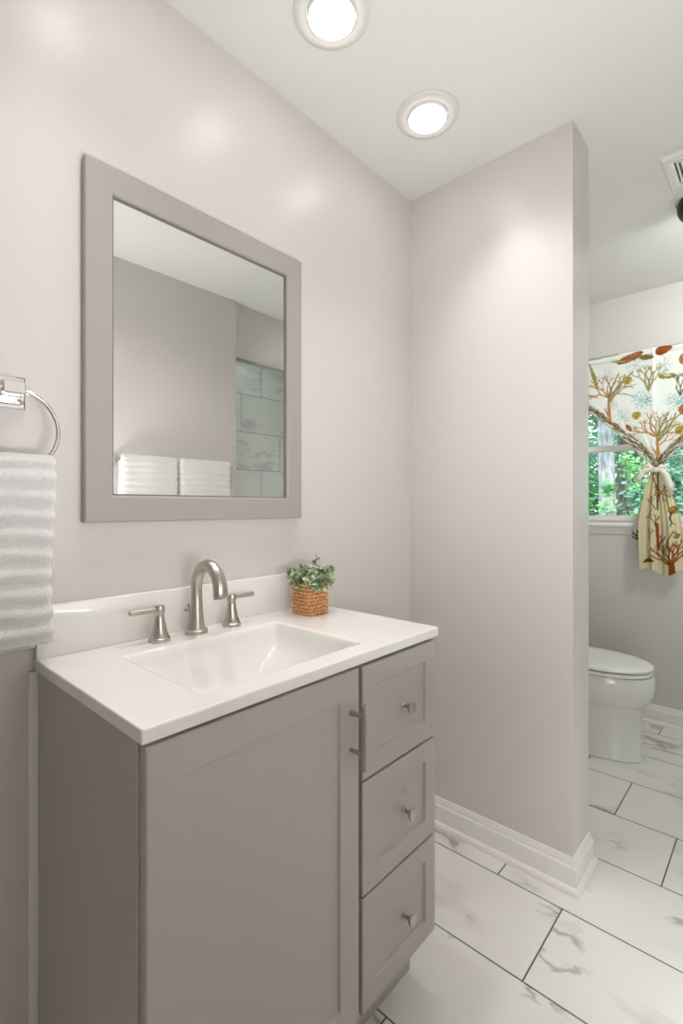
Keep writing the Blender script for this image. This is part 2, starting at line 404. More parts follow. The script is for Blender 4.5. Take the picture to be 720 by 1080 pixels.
for s, hyy in ((-1, .546), (1, .742)):
    hx_ = .064
    bm = bmesh.new()
    lathe(bm, [(.0235, 0), (.0240, .003), (.0235, .008), (.0205, .0105), (.0165, .022), (.0130, .038), (.0108, .053), (.0102, .058), (.0104, .062), (.0112, .064), (.0112, .078), (.0104, .0800), (.0, .0805)], (hx_, hyy, CT), 'z', 32, False)
    hb = obj('handle', bm, M['nickel'], fau, 'auto')
    bm = bmesh.new(); z = CT+.0715
    tube(bm, [(hx_, hyy, z), (hx_, hyy+s*.02, z+.0005), (hx_, hyy+s*.062, z+.001), (hx_, hyy+s*.068, z+.001), (hx_, hyy+s*.070, z+.001)], [.0055, .0058, .0066, .0062, .004], 16)
    obj('lever', bm, M['nickel'], hb, 'auto')

# ------------------------------------------------------------ mirror
mi = thing('wall_mirror', 'rectangular wall mirror in a flat greige frame above the sink', 'mirror', (0, .715, 1.57))
my0, my1, mz0, mz1, fw = .400, 1.031, 1.181, 1.960, .060
bm = bmesh.new()
def R(i, x): return [(x, my0+i, mz0+i), (x, my1-i, mz0+i), (x, my1-i, mz1-i), (x, my0+i, mz1-i)]
loft(bm, [R(.002, .001), R(.001, .018), R(.0015, .0205), R(.004, .0225), R(fw-.004, .0225), R(fw-.001, .0205), R(fw, .018), R(fw+.001, .006)], True, False, False)
# mitre grooves
obj('frame', bm, M['frame'], mi)
ml = mat('mitre_line', rgb(152, 146, 142), .6)
for (a, b) in (((my0, mz0), (1, 1)), ((my1, mz0), (-1, 1)), ((my0, mz1), (1, -1)), ((my1, mz1), (-1, -1))):
    bm = bmesh.new(); tube(bm, [(.0221, a[0]+b[0]*.004, a[1]+b[1]*.004), (.0221, a[0]+b[0]*(fw-.003), a[1]+b[1]*(fw-.003))], .0005, 6)
    obj('mitre_joint', bm, ml, mi)
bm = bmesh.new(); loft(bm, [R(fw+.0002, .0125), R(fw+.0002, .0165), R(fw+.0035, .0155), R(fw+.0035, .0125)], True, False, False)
obj('inner_lip_shade', bm, mat('mirror_lip_shade', rgb(120, 114, 108), .5), mi)  # lip coloured dark to stand for the shaded gap at the glass
obj('mirror_glass', B(.003, .012, my0+.01, my1-.01, mz0+.01, mz1-.01), M['mirror'], mi)

# ------------------------------------------------------------ towels
def towel_mesh(cx, cy, zt, zb, half_w, half_t, seed, rib=.033, axis_y=True, zb2=None, gather=0, n=160, ribamp=.0042):
    """hanging folded terry towel: stacked rounded loops; width along y, thickness along x"""
    bm = bmesh.new(); NZ = 110; loops = []
    Hh = zt-zb
    for i in range(NZ+1):
        if i <= 14:
            a = i/14*PI/2; dz = half_t*1.0*(1-math.cos(a)); th = half_t*max(math.sin(a), .04); wf = 1-(1-math.sin(a))*.10
        else:
            t = (i-14)/(NZ-14); dz = half_t+t*(Hh-half_t); th = half_t; wf = 1
        z = zt-dz
        t = dz/Hh
        ph = (zt-z)/rib*2*PI
        L = []
        for k in range(n):
            a = 2*PI*k/n; ca, sa = math.cos(a), math.sin(a)
            sx = math.copysign(abs(ca)**.55, ca); sy = math.copysign(abs(sa)**.28, sa)
            wv = half_w*wf*(1-gather*math.exp(-t*7))
            y = cy+sy*wv+.004*math.sin(t*5+seed)
            nz = noise.noise(Vector((y*9, z*5, seed)))*.006
            zz = z + noise.noise(Vector((y*14, z*6, seed+5)))*.006*min(1, t*4)*min(1, (1-t)*8)
            r = (math.sin(ph+nz*160)*.5+.5)**.7*ribamp*min(1, dz/(half_t))
            r *= (1 if i > 6 else 0)
            fine = noise.noise(Vector((y*260, z*260, seed+sx*3)))*.0011
            x = cx+sx*(th+r+fine)+nz*.6+.002*math.sin(y*35+seed)
            y += sy*(r*.5+fine)
            L.append((x, y, zz))
        loops.append(L)
    # hem: narrow in slightly
    loft(bm, loops, True, True, True)
    return bm
tr_ = thing('towel_ring', 'chrome towel ring on a square plate, mounted left of the mirror', 'towel ring', (0, .262, 1.437))
bm = bmesh.new()
def RR(h, x): return [(x, .264-h, 1.4365-h), (x, .264+h, 1.4365-h), (x, .264+h, 1.4365+h), (x, .264-h, 1.4365+h)]
loft(bm, [RR(.0315, .0005), RR(.0315, .006), RR(.029, .008), RR(.024, .008), RR(.022, .0105), RR(.018, .0105)], True, True, True)
obj('wall_plate', bm, M['chrome'], tr_)
bm = bmesh.new(); box(bm, .0100, .044, .249, .279, 1.4215, 1.4515, .002); box(bm, .044, .060, .246, .283, 1.4255, 1.4475, .002)
obj('post', bm, M['chrome'], tr_)
bm = bmesh.new(); rr = .0765; zc = 1.437-rr
tube(bm, [(.052, .2635+rr*math.sin(2*PI*i/72), zc+rr*math.cos(2*PI*i/72)) for i in range(72)], .0042, 12, cyc=True)
obj('ring', bm, M['chrome'], tr_, True)
t = thing('hand_towel', 'white ribbed hand towel hanging from the chrome ring at left', 'towel', (.052, .262, 1.31))
obj('front_fold', towel_mesh(.056, .258, 1.316, .958, .069, .019, 1.3, .036, ribamp=.0062), M['towel'], t, True)
obj('back_fold', towel_mesh(.028, .240, 1.300, .944, .064, .009, 4.1, .036, ribamp=.002), M['towel'], t, True)

tb = thing('towel_bar', 'chrome towel bar on the opposite wall, seen in the mirror', 'towel bar', (XO, 1.38, 1.44))
bm = bmesh.new(); box(bm, XO-.066, XO-.052, 1.012, 1.684, 1.434, 1.448, .001); obj('bar', bm, M['chrome'], tb)
for y in (1.010, 1.686):
    bm = bmesh.new(); box(bm, XO-.075, XO-.006, y-.011, y+.011, 1.430, 1.452, .002); box(bm, XO-.008, XO-.0005, y-.024, y+.024, 1.417, 1.465, .002)
    obj('bracket', bm, M['chrome'], tb)
for i, (cy, lab) in enumerate(((1.176, 'folded white ribbed towel on the wall bar, the one farther from the shower'), (1.502, 'folded white ribbed towel on the wall bar, the one nearer the tiled shower'))):
    t = tag(obj('bath_towel', towel_mesh(XO-.059, cy, 1.472, 1.02, .150 if i == 0 else .158, .024, 7+i*3, .0315, ribamp=.004), M['towel'], smooth=True), lab, 'towel', 'bath towels on the opposite wall bar')

# ------------------------------------------------------------ potted plant
px_, py_ = .104, .984; hs = .0415
pot = thing('potted_plant', 'small green leafy plant in a square woven wicker basket on the countertop', 'plant', (px_, py_, CT))
M['wicker'] = noisecol(mat('wicker', rgb(190, 128, 74), .6), rgb(188, 124, 72), rgb(240, 190, 138), 140, 3)
M['wickerdark'] = mat('wicker_dark', rgb(110, 60, 28), .8)
def sq(t, h, r=.010):
    """point on a rounded square, t in 0..1"""
    s = t*4; k = int(s) % 4; f = s-int(s)
    a = h-r; L = 2*a; arc = r*PI/2; tot = L+arc; d = f*tot
    if d < L: p = Vector((h, -a+d)); nrm = Vector((1, 0))
    else:
        an = (d-L)/arc*PI/2; p = Vector((a+r*math.cos(an), a+r*math.sin(an))); nrm = Vector((math.cos(an), math.sin(an)))
    for _ in range(k): p = Vector((-p.y, p.x)); nrm = Vector((-nrm.y, nrm.x))
    return p, nrm
bm = bmesh.new()
rowsN = 9; PHH = .087; NW = 24; SR = .0042
for r in range(rowsN):
    zr = CT+SR+.0006+r*(PHH-2*SR)/(rowsN-1)
    for st in (0, 1):
        pts = []
        for i in range(168):
            tt = i/168; ph = tt*NW*PI+(r % 2)*PI/2+st*PI
            p, nr = sq(tt, hs-.005+.0012*math.sin(r/(rowsN-1)*PI), .012)
            p = p+nr*(.0022*math.sin(ph))
            pts.append((px_+p.x, py_+p.y, zr+.0026*math.cos(ph)))
        tube(bm, pts, SR*.66, 6, cyc=True)
obj('basket', bm, M['wicker'], pot, True)
bm = bmesh.new(); loops = [[(px_+sq(i/48, h_)[0].x, py_+sq(i/48, h_)[0].y, CT+z) for i in range(48)] for h_, z in ((hs-.009, .001), (hs-.008, .078), (hs-.014, .0785))]
loft(bm, loops, True, True, True); b_ = obj('liner', bm, M['wickerdark'], pot)
M['leaf'] = noisecol(mat('eucalyptus_leaf', rgb(160, 176, 138), .6), rgb(140, 162, 118), rgb(220, 228, 200), 60, 2, lo=.32, hi=.68)
M['leaf2'] = noisecol(mat('dark_sprig_leaf', rgb(80, 105, 70), .6), rgb(84, 112, 78), rgb(164, 180, 128), 60, 2, lo=.32, hi=.68)
M['stem'] = mat('plant_stem', rgb(96, 110, 66), .7)
lb = [bmesh.new(), bmesh.new()]; sb = bmesh.new()
def leaf(bm, p, d, nrm, L, W):
    d = d.normalized(); s = d.cross(nrm).normalized(); n2 = s.cross(d)
    prof = [(0, .05), (.2, .7), (.5, 1), (.8, .72), (1, .05)]
    lft = []; rgt = []; mid = []
    for a, wq in prof:
        c = p+d*L*a+n2*(.12*L*math.sin(a*PI))
        lft.append(bm.verts.new(c+s*W*wq+n2*.15*W*wq)); rgt.append(bm.verts.new(c-s*W*wq+n2*.15*W*wq)); mid.append(bm.verts.new(c))
    for i in range(4):
        bm.faces.new((lft[i], mid[i], mid[i+1], lft[i+1])); bm.faces.new((mid[i], rgt[i], rgt[i+1], mid[i+1]))
rnd = random.Random(11)
base = Vector((px_, py_, CT+.070))
stems = [((-.028, .030, .125), 1)] + [(None, 0)]*46
for k in range(120):
    if k == 0: end = Vector((.006, .020, .088)); n_ = 7
    elif k == 1: end = Vector((.022, .072, .052)); n_ = 8
    elif k == 2: end = Vector((-.014, -.074, .048)); n_ = 8
    elif k == 3: end = Vector((.045, .050, .050)); n_ = 6
    else:
        a = rnd.uniform(0, 2*PI); rad = .068*rnd.random()**.6; end = Vector((rad*math.cos(a), rad*math.sin(a), rnd.uniform(.022, .074)-rad*.28)); n_ = 5
    end.x = max(end.x, .026-px_+.01)
    st = base+Vector((end.x*.35, end.y*.35, 0)); pe = base+end; mid = (st+pe)/2+Vector((0, 0, .010))
    P = [st*(1-t)**2+mid*2*t*(1-t)+pe*t*t for t in [i/6 for i in range(7)]]
    tube(sb, P, .0008, 5)
    for j in range(n_):
        t = .25+.75*j/(n_-1); q = st*(1-t)**2+mid*2*t*(1-t)+pe*t*t
        dr_ = ((pe-st).normalized())
        for sgn in (-1, 1):
            side = dr_.cross(Vector((rnd.uniform(-1, 1), rnd.uniform(-1, 1), rnd.uniform(-1, 1)))).normalized()
            dd = (side*sgn+dr_*.6).normalized()
            sc = rnd.uniform(.75, 1.2)*(1 if j < n_-1 else .7)
            L_ = .0150*sc
            if (q+dd*L_).x < .024: dd.x = abs(dd.x)
            leaf(lb[1 if (k < 4 and rnd.random() < .6) or rnd.random() < .25 else 0], q, dd, Vector((rnd.uniform(-.6, .9), rnd.uniform(-.9, .6), 1)).normalized(), L_, .0066*sc)
obj('leaf_cluster', lb[0], M['leaf'], pot, True); obj('sprig', lb[1], M['leaf2'], pot, True); obj('stem', sb, M['stem'], pot, True)

# ------------------------------------------------------------ toilet
ty = 2.72
wc = thing('toilet', 'white two-piece toilet with closed lid behind the partition wall', 'toilet', (.3, ty, 0))
def egg(xb, xf, hw, z, n=56, yc=ty, sq_=.9):
    """elongated outline: back at xb, front at xf"""
    cx = xb+(xf-xb)*.42; P = []
    for i in range(n):
        a = 2*PI*i/n; c, s = math.cos(a), math.sin(a)
        x = cx+(xf-cx)*c if c > 0 else cx+(cx-xb)*math.copysign(abs(c)**.75, c)
        P.append((x, yc+hw*math.copysign(abs(s)**sq_, s), z))
    return P
bm = bmesh.new()
prof = [(.10, .602, .114, 0), (.10, .606, .118, .004), (.10, .604, .117, .012), (.105, .600, .113, .03), (.105, .600, .112, .14), (.10, .601, .113, .22), (.09, .604, .117, .255), (.075, .628, .150, .280), (.06, .650, .175, .325), (.055, .656, .184, .36), (.055, .652, .184, .400), (.058, .647, .180, .411), (.08, .63, .165, .413)]
loft(bm, [egg(a, b, c, z) for a, b, c, z in prof], True, True, True)
obj('bowl', bm, M['porcelain'], wc, 'auto')
bm = bmesh.new(); loft(bm, [egg(.215, .640, .178, .417), egg(.212, .645, .182, .420), egg(.212, .645, .182, .430), egg(.216, .639, .178, .434)], True, True, True)
st_ = obj('seat', bm, M['seatp'], wc, 'auto')
bm = bmesh.new(); loft(bm, [egg(.216, .639, .176, .439), egg(.212, .646, .182, .4425), egg(.212, .646, .182, .451), egg(.216, .638, .176, .458), egg(.24, .60, .150, .463), egg(.3, .53, .09, .4655)], True, True, True)
obj('lid', bm, M['seatp'], wc, 'auto')
bm = bmesh.new(); box(bm, .012, .20, ty-.22, ty+.22, .39, .74, .02, 4); obj('tank', bm, M['porcelain'], wc, 'auto')
bm = bmesh.new(); box(bm, .008, .212, ty-.232, ty+.232, .742, .775, .010, 3); obj('tank_lid', bm, M['porcelain'], wc, 'auto')
bm = bmesh.new(); tube(bm, [(.20, ty-.16, .68), (.222, ty-.16, .68), (.226, ty-.10, .672)], .007, 10); obj('flush_lever', bm, M['chrome'], wc, True)
for s in (-1, 1):
    bm = bmesh.new(); lathe(bm, [(.013, 0), (.014, .004), (.011, .010), (.004, .013)], (.235, ty+s*.07, .421), 'z', 16); obj('hinge', bm, M['seatp'], wc, True)

# ------------------------------------------------------------ ceiling things
def downlight(x, y, lab, first=[None]):
    if first[0] is None:
        t = thing('recessed_ceiling_light', lab, 'ceiling light', (x, y, H), 'recessed lights in a row over the vanity')
        bm = bmesh.new()
        lathe(bm, [(.096, 0), (.096, -.003), (.093, -.006), (.078, -.008), (.066, -.006), (.062, -.004), (.062, -.001)], (x, y, H), 'z', 64, False)
        obj('trim_ring', bm, M['lighttrim'], t, 'auto')
        bm = bmesh.new()
        lathe(bm, [(.0615, -.0005), (.060, -.008), (.0575, -.012)], (x, y, H), 'z', 48, False)
        b_ = obj('bulb', bm, M['porcelain'], t, True)
        bm = bmesh.new(); lathe(bm, [(.0575, -.012), (.054, -.0155), (.046, -.019), (.034, -.0215), (.018, -.023), (.0005, -.0235)], (x, y, H), 'z', 48, False)
        f_ = obj('bulb_face', bm, M['lamp'], b_, True); f_['label'] = 'glowing white bulb face'
        l = bpy.data.lights.new('flood_beam', 'SPOT'); l.energy = SPOT_W; l.color = LAMP_COL; l.spot_size = math.radians(118); l.spot_blend = 1; l.shadow_soft_size = .05
        lo_ = bpy.data.objects.new('flood_beam', l); COL.objects.link(lo_); lo_.parent = t; lo_.location = (0, 0, -.08); lo_.rotation_euler = (0, math.radians(-22), 0)
        first[0] = t; return t
    s = first[0]; t = s.copy(); COL.objects.link(t); t.location = (x, y, H); t['label'] = lab
    for c in s.children:
        d = c.copy(); COL.objects.link(d); d.parent = t
        for g in c.children:
            e = g.copy(); COL.objects.link(e); e.parent = d
    return t
downlight(.275, .890, 'lit recessed ceiling light at the top edge, above the mirror')
downlight(.280, 1.325, 'lit recessed ceiling light nearest the partition wall corner')
end_ = downlight(.262, .430, 'lit recessed ceiling light at the left end of the row, above the towel ring')
for c in end_.children:
    if c.type == 'LIGHT': c.rotation_euler = (math.radians(-10), math.radians(-16), 0)

vf = thing('exhaust_fan_grille', 'square off-white exhaust fan grille on the bathroom ceiling', 'vent', (.90, 2.147, H))
vx0, vx1, vy0, vy1 = .778, 1.008, 2.036, 2.258
bm = bmesh.new()
def Rz(i, z): return [(vx0+i, vy0+i, z), (vx1-i, vy0+i, z), (vx1-i, vy1-i, z), (vx0+i, vy1-i, z)]
loft(bm, [Rz(0, H-.0005), Rz(.001, H-.006), Rz(.006, H-.016), Rz(.024, H-.020), Rz(.036, H-.018), Rz(.036, H-.004)], True, False, False)
obj('frame', bm, M['ventw'], vf)
bm = bmesh.new(); box(bm, vx0+.03, vx1-.03, vy0+.03, vy1-.03, H-.005, H-.003); obj('backing', bm, M['ventd'], vf)
for k in range(5):
    i0 = .041+k*.0125
    bm = bmesh.new(); loft(bm, [Rz(i0, H-.006), Rz(i0+.001, H-.018), Rz(i0+.0065, H-.018), Rz(i0+.0075, H-.006)], True, False, False)
    obj('louver', bm, M['ventw'], vf)
gl_ = thing('eyeball_ceiling_light', 'dark round swivel ceiling spotlight behind the exhaust grille', 'ceiling light', (.845, 2.405, H))
bm = bmesh.new(); lathe(bm, [(.088, 0), (.088, -.003), (.082, -.006), (.072, -.006), (.070, -.001)], (.845, 2.405, H), 'z', 48, False); obj('trim_ring', bm, M['lighttrim'], gl_, 'auto')
dv = Vector((.50, .62, -.60)).normalized(); q_ = Vector((0, 0, -1)).rotation_difference(dv)
c0 = Vector((.845, 2.405, H-.030)); bm = bmesh.new(); LL = []
for i in range(15):
    a = i/14*(PI*.66); LL.append([c0+q_ @ Vector((.066*math.sin(a)*math.cos(2*PI*k/40), .066*math.sin(a)*math.sin(2*PI*k/40), .066*math.cos(a))) for k in range(40)])
LL = LL[1:]
loft(bm, LL, True, True, False); obj('swivel_shell', bm, M['bronze'], gl_, True)
bm = bmesh.new(); LL = []
for r_, hh in ((.056, -.030), (.050, -.034), (.03, -.037), (.001, -.038)):
    LL.append([c0+q_ @ Vector((r_*math.cos(2*PI*k/40), r_*math.sin(2*PI*k/40), hh)) for k in range(40)])
loft(bm, LL, True, True, True); obj('bulb', bm, M['gimbal'], gl_, True)

# ------------------------------------------------------------ curtain
CXC, CZT, CZK, TIE = .587, 2.092, 1.832, 1.418
HALF = .405
def cw(z):
    """half width of the curtain at height z"""
    if z >= CZK: return HALF
    if z >= TIE:
        t = (CZK-z)/(CZK-TIE)        # 0 top .. 1 tie
        return .020+(HALF-.020)*(1-t)**1.22
    t = (TIE-z)/(TIE-.84)
    return .020+.070*min(1, t*2.0)**.75
# print on the cloth: painted motif map (motif colours belong to the cloth, tail tint stands for weak backlight)
TW, TH = 560, 880; X0c, X1c, Z0c, Z1c = CXC-.42, CXC+.42, .80, 2.13
img = np.zeros((TH, TW, 3)); img[:] = [lin(250), lin(250), lin(246)]
KX = TW/(X1c-X0c); KZ = TH/(Z1c-Z0c)
yy, xx = np.mgrid[0:TH, 0:TW]; WXg = X0c+xx/KX; WZg = Z0c+yy/KZ
tail = WZg < TIE
img[tail] = [lin(238), lin(230), lin(196)]  # creamier base below the tie: weaker window backlight painted into the cloth
def stamp(mask, c, a=1.0): img[mask] = img[mask]*(1-a)+np.array([lin(v) for v in c])*a
def sub(x, z, r):
    i0 = max(0, int((z-r-Z0c)*KZ)); i1 = min(TH, int((z+r-Z0c)*KZ)+2); j0 = max(0, int((x-r-X0c)*KX)); j1 = min(TW, int((x+r-X0c)*KX)+2)
    return slice(i0, i1), slice(j0, j1)
def stroke(p, q, r0, r1, c, a=1.0):
    L = math.hypot(q[0]-p[0], q[1]-p[1]); s = sub((p[0]+q[0])/2, (p[1]+q[1])/2, L/2+max(r0, r1)+.002)
    gx, gz = WXg[s], WZg[s]; dx, dz = q[0]-p[0], q[1]-p[1]
    t = np.clip(((gx-p[0])*dx+(gz-p[1])*dz)/max(L*L, 1e-9), 0, 1)
    d = np.hypot(gx-p[0]-t*dx, gz-p[1]-t*dz); m = d < r0+(r1-r0)*t
    im = img[s]; im[m] = im[m]*(1-a)+np.array([lin(v) for v in c])*a
def ell(x, z, a, b, ang, c, al=1.0, ribs=None):
    s = sub(x, z, max(a, b)*1.1); gx, gz = WXg[s]-x, WZg[s]-z; ca, sa = math.cos(ang), math.sin(ang)
    u, v = (gx*ca+gz*sa)/a, (-gx*sa+gz*ca)/b; m = u*u+v*v < 1; im = img[s]; im[m] = im[m]*(1-al)+np.array([lin(k) for k in c])*al
    if ribs is not None:
        m2 = m & (np.sin(np.arctan2(v, u+1.1)*22) > .35); im[m2] = [lin(k) for k in ribs]
        m3 = (u*u+v*v < 1) & (u*u+v*v > .78); im[m3] = [lin(k) for k in ribs]
rc = random.Random(5)
def coral(x, z, ang, L, r, c, depth=4, spread=.55, c2=None):
    if depth == 0 or L < .004: return
    q = (x+L*math.sin(ang), z+L*math.cos(ang)); stroke((x, z), q, r, r*.75, c if depth > 1 or c2 is None else c2, .92)
    for s in (-1, 1):
        if rc.random() < .93: coral(q[0], q[1], ang+s*spread*rc.uniform(.5, 1.3), L*rc.uniform(.66, .86), r*.74, c, depth-1, spread, c2)
OR = (206, 150, 98); OR2 = (214, 156, 104); OL = (164, 158, 92); OLD = (112, 112, 60); GO = (206, 180, 96); TE = (172, 218, 220); TED = (120, 164, 170); PB = (206, 220, 226); BR = (150, 78, 34); DG = (52, 72, 54)
def cluster(x, z, s, c=OR, c2=OL):
    for a, L in ((-.75, .045), (-.2, .05), (.35, .042), (1.0, .05)): coral(x, z, a, L*s, .0042*s, c, 4, .5, c2 if a > 0 else None)
    stroke((x, z-.035*s), (x, z), .007*s, .0045*s, c)
    for a, L in ((.5, .16), (.8, .14), (.15, .13)):
        p = (x, z)
        for k in range(4):
            aa = a+.12*k*(1 if a < .7 else -1); q = (p[0]+L*s/4*math.sin(aa), p[1]+L*s/4*math.cos(aa)); stroke(p, q, .0036*s, .003*s, c2, .9); p = q
def sprig(x, z, s, c, n=7, a=.9):
    for k in range(n):
        an = k*2*PI/n+rc.uniform(-.2, .2); coral(x, z, an, .018*s, .0024*s, c, 3, .5)
def blade(x0, z0, x1, z1, w_, c):
    mx_, mz_ = (x0+x1)/2, (z0+z1)/2; stroke((x0, z0), (mx_, mz_), w_*.25, w_, c); stroke((mx_, mz_), (x1, z1), w_, w_*.3, c)
    stroke((x0, z0), (x1, z1), .0012, .0012, (196, 190, 120))
# top heading of the rod pocket
for a in ((.329, 1.978, 1.0, PB), (.481, 2.012, 1.2, PB), (.617, 1.990, 1.0, (206, 216, 222)), (.417, 1.728, 1.1, (206, 222, 224)), (.598, 1.675, 1.0, (200, 206, 208)), (.36, 1.80, .8, (206, 222, 224)), (.64, 1.80, .8, (214, 222, 226))): sprig(*a)
blade(.245, 2.064, .292, 1.900, .011, OL)
def bigcoral(x, z, s):
    for a, L in ((-1.05, .050), (-.55, .055), (-.15, .045)): coral(x, z+.03*s, a, L*s, .0050*s, OR, 4, .5)
    for a, L in ((.25, .050), (.75, .052), (1.25, .050)): coral(x, z+.03*s, a, L*s, .0046*s, (166, 128, 64), 4, .42, OL)
    stroke((x+.008*s, z-.115*s), (x, z+.03*s), .010*s, .005*s, OR); stroke((x-.020*s, z-.03*s), (x+.004*s, z-.08*s), .003*s, .006*s, OR2)
    for a, L in ((.45, .20), (.70, .17), (.10, .17)):
        p = (x+.004, z)
        for k in range(5):
            aa = a+.10*k*(1 if a < .6 else -1); q = (p[0]+L*s/5*math.sin(aa), p[1]+L*s/5*math.cos(aa)); stroke(p, q, .0040*s, .0036*s, OL, .95); p = q
bigcoral(.345, 1.820, 1.0)
coral(.285, 1.86, -1.3, .034, .0045, OR, 4, .5)
def scallop(x, z, r, an, c=GO):
    ell(x, z, r, r*.86, an, c, 1, None); stroke((x-r*.4, z-r*.9), (x+r*.4, z-r*.9), r*.18, r*.18, c)
    for k in range(-3, 4): stroke((x, z-r*.85), (x+r*.82*math.sin(k*.32), z-r*.1+r*.78*math.cos(k*.32)), .0009, .0011, (146, 124, 60), .8)
    ell(x-r*.2, z+r*.1, r*.42, r*.3, an, (206, 182, 104), .7)
scallop(.441, 1.936, .024, .3); scallop(.487, 1.730, .023, .1); scallop(.689, 1.629, .024, .3)
sprig(.512, 1.812, 1.25, TE, 8); sprig(.535, 1.79, .9, TE, 6); sprig(.538, 1.812, .6, TED, 5)
for a in (-.35, .05, .4): coral(.545, 1.86, a, .050, .0055, OL, 4, .38)
ell(.449, 1.662, .024, .011, -1.0, (198, 140, 74), 1, BR)
ell(.630, 1.926, .040, .015, -.1, (176, 170, 96), 1, OLD); ell(.630, 1.930, .016, .008, -.1, (226, 220, 176), .9)
ell(.455, 2.058, .068, .020, .30, OR, 1, BR); ell(.535, 2.046, .036, .014, -.15, (150, 148, 80), 1, OLD); ell(.607, 2.070, .032, .024, .3, (176, 92, 44), 1, BR)
stroke((.585, 2.066), (.64, 2.075), .008, .014, (176, 92, 44)); blade(.36, 2.055, .43, 2.045, .008, (176, 178, 120))
bigcoral(.585, 1.570, 1.0); coral(.575, 1.60, -.9, .045, .0045, OR, 4, .5); coral(.59, 1.55, .9, .035, .0045, OR2, 4, .5)
sprig(.678, 1.775, 1.2, TE, 8); sprig(.692, 1.78, .6, TED, 5)
for a in (-.4, 0, .4): coral(.690, 1.81, a, .045, .0045, OLD, 4, .4)
ell(.706, 1.732, .024, .028, .4, OR, 1, BR); ell(.706, 2.003, .022, .030, 0, OR, 1, BR)
bigcoral(.86, 1.86, 1.0); scallop(.93, 1.99, .024, .2); sprig(.80, 1.80, 1.4, TE, 8)
stroke((.20, 2.086), (.40, 2.089), .003, .003, OLD, .8); stroke((.62, 2.087), (.99, 2.089), .003, .003, OLD, .6)
# tail
coral(.572, 1.37, 2.9, .05, .004, BR, 4, .4); coral(.585, 1.245, .2, .035, .0045, BR, 4, .5); coral(.575, 1.20, -.5, .03, .004, BR, 3, .5)
stroke((.590, 1.39), (.584, 1.20), .003, .003, (128, 96, 60)); stroke((.582, 1.12), (.584, .98), .006, .004, (170, 90, 40))
coral(.583, 1.09, -.3, .030, .0045, BR, 4, .45); coral(.586, 1.00, .3, .03, .0045, BR, 3, .45)
scallop(.650, 1.192, .022, .2, (176, 146, 58)); coral(.640, 1.18, 3.3, .03, .004, DG, 3, .4); stroke((.615, 1.33), (.632, 1.20), .003, .003, OLD, .8)
for a in (-1.0, -.6, -.2, .2, .6, 1.0): coral(.634, .905, a, .040, .0060, (168, 92, 36), 4, .42)
stroke((.634, .85), (.636, .915), .012, .007, (158, 84, 34)); stroke((.602, .93), (.622, 1.03), .006, .005, OL); stroke((.622, 1.03), (.645, 1.075), .005, .004, OL); stroke((.645, 1.075), (.662, 1.05), .004, .004, OL); scallop(.658, 1.045, .013, 0, (176, 128, 50))
ell(.538, .896, .028, .012, .3, (150, 96, 46), 1, BR); coral(.545, 1.02, .2, .03, .003, OLD, 3, .5); coral(.548, 1.16, .4, .03, .003, BR, 3, .5)
# gathered edge band
wz = np.vectorize(cw)(np.linspace(Z0c, Z1c, TH))
edge = wz[:, None]-np.abs(WXg-CXC)
band = (edge < .062) & (WZg < CZK+.01) & (WZg > TIE)
stamp(band, (226, 220, 196), .55)
for s in (-1, 1):
    z = CZK
    while z > TIE+.01:
        x = CXC+s*(cw(z)-rc.uniform(.004, .058)); zz = z-rc.uniform(.02, .05); x2 = CXC+s*(cw(zz)-rc.uniform(.006, .056))
        stroke((x, z), (x2, zz), rc.uniform(.002, .0045), .002, rc.choice([OLD, BR, (120, 110, 90), OL, (170, 165, 150), (84, 92, 74)]), .85); z -= rc.uniform(.003, .007)
def samp(x, z):
    j = min(TW-1, max(0, int((x-X0c)*KX))); i = min(TH-1, max(0, int((z-Z0c)*KZ))); return img[i, j]
cm = bpy.data.materials.new('printed_curtain_cloth'); cm.use_nodes = True; nt = cm.node_tree; p = nt.nodes['Principled BSDF']; p.inputs['Roughness'].default_value = .9; p.inputs['Specular IOR Level'].default_value = .1
at_ = nt.nodes.new('ShaderNodeVertexColor'); at_.layer_name = 'print'; nt.links.new(at_.outputs[0], p.inputs['Base Color'])
tl = nt.nodes.new('ShaderNodeBsdfTranslucent'); nt.links.new(at_.outputs[0], tl.inputs[0]); ms = nt.nodes.new('ShaderNodeMixShader'); ms.inputs[0].default_value = .35
nt.links.new(p.outputs[0], ms.inputs[1]); nt.links.new(tl.outputs[0], ms.inputs[2]); nt.links.new(ms.outputs[0], nt.nodes['Material Output'].inputs[0])
def cloth(z0, z1, nu, nv, fn, name, parent, width=cw, thick=.0012):
    bm = bmesh.new(); lay = bm.verts.layers.float_color.new('print'); rows = []
    for j in range(nv+1):
        z = z1+(z0-z1)*j/nv; row = []
        for i in range(nu+1):
            s = -1+2*i/nu; hw = width(z); x = CXC+s*hw
            X, Y, Z = fn(s, x, z); v = bm.verts.new((X, Y, Z)); c = samp(x, z); v[lay] = (c[0], c[1], c[2], 1); row.append(v)
        rows.append(row)
    for a, b in zip(rows[:-1], rows[1:]):
        for i in range(nu): bm.faces.new((a[i], a[i+1], b[i+1], b[i]))
    o = obj(name, bm, cm, parent, True)
    md = o.modifiers.new('thickness', 'SOLIDIFY'); md.thickness = thick; md.offset = 0
    return o
YC = YW-.055
cur = thing('curtain', 'white curtain printed with seashells and coral, tied in the middle over the window', 'curtain', (CXC, YC, CZT))
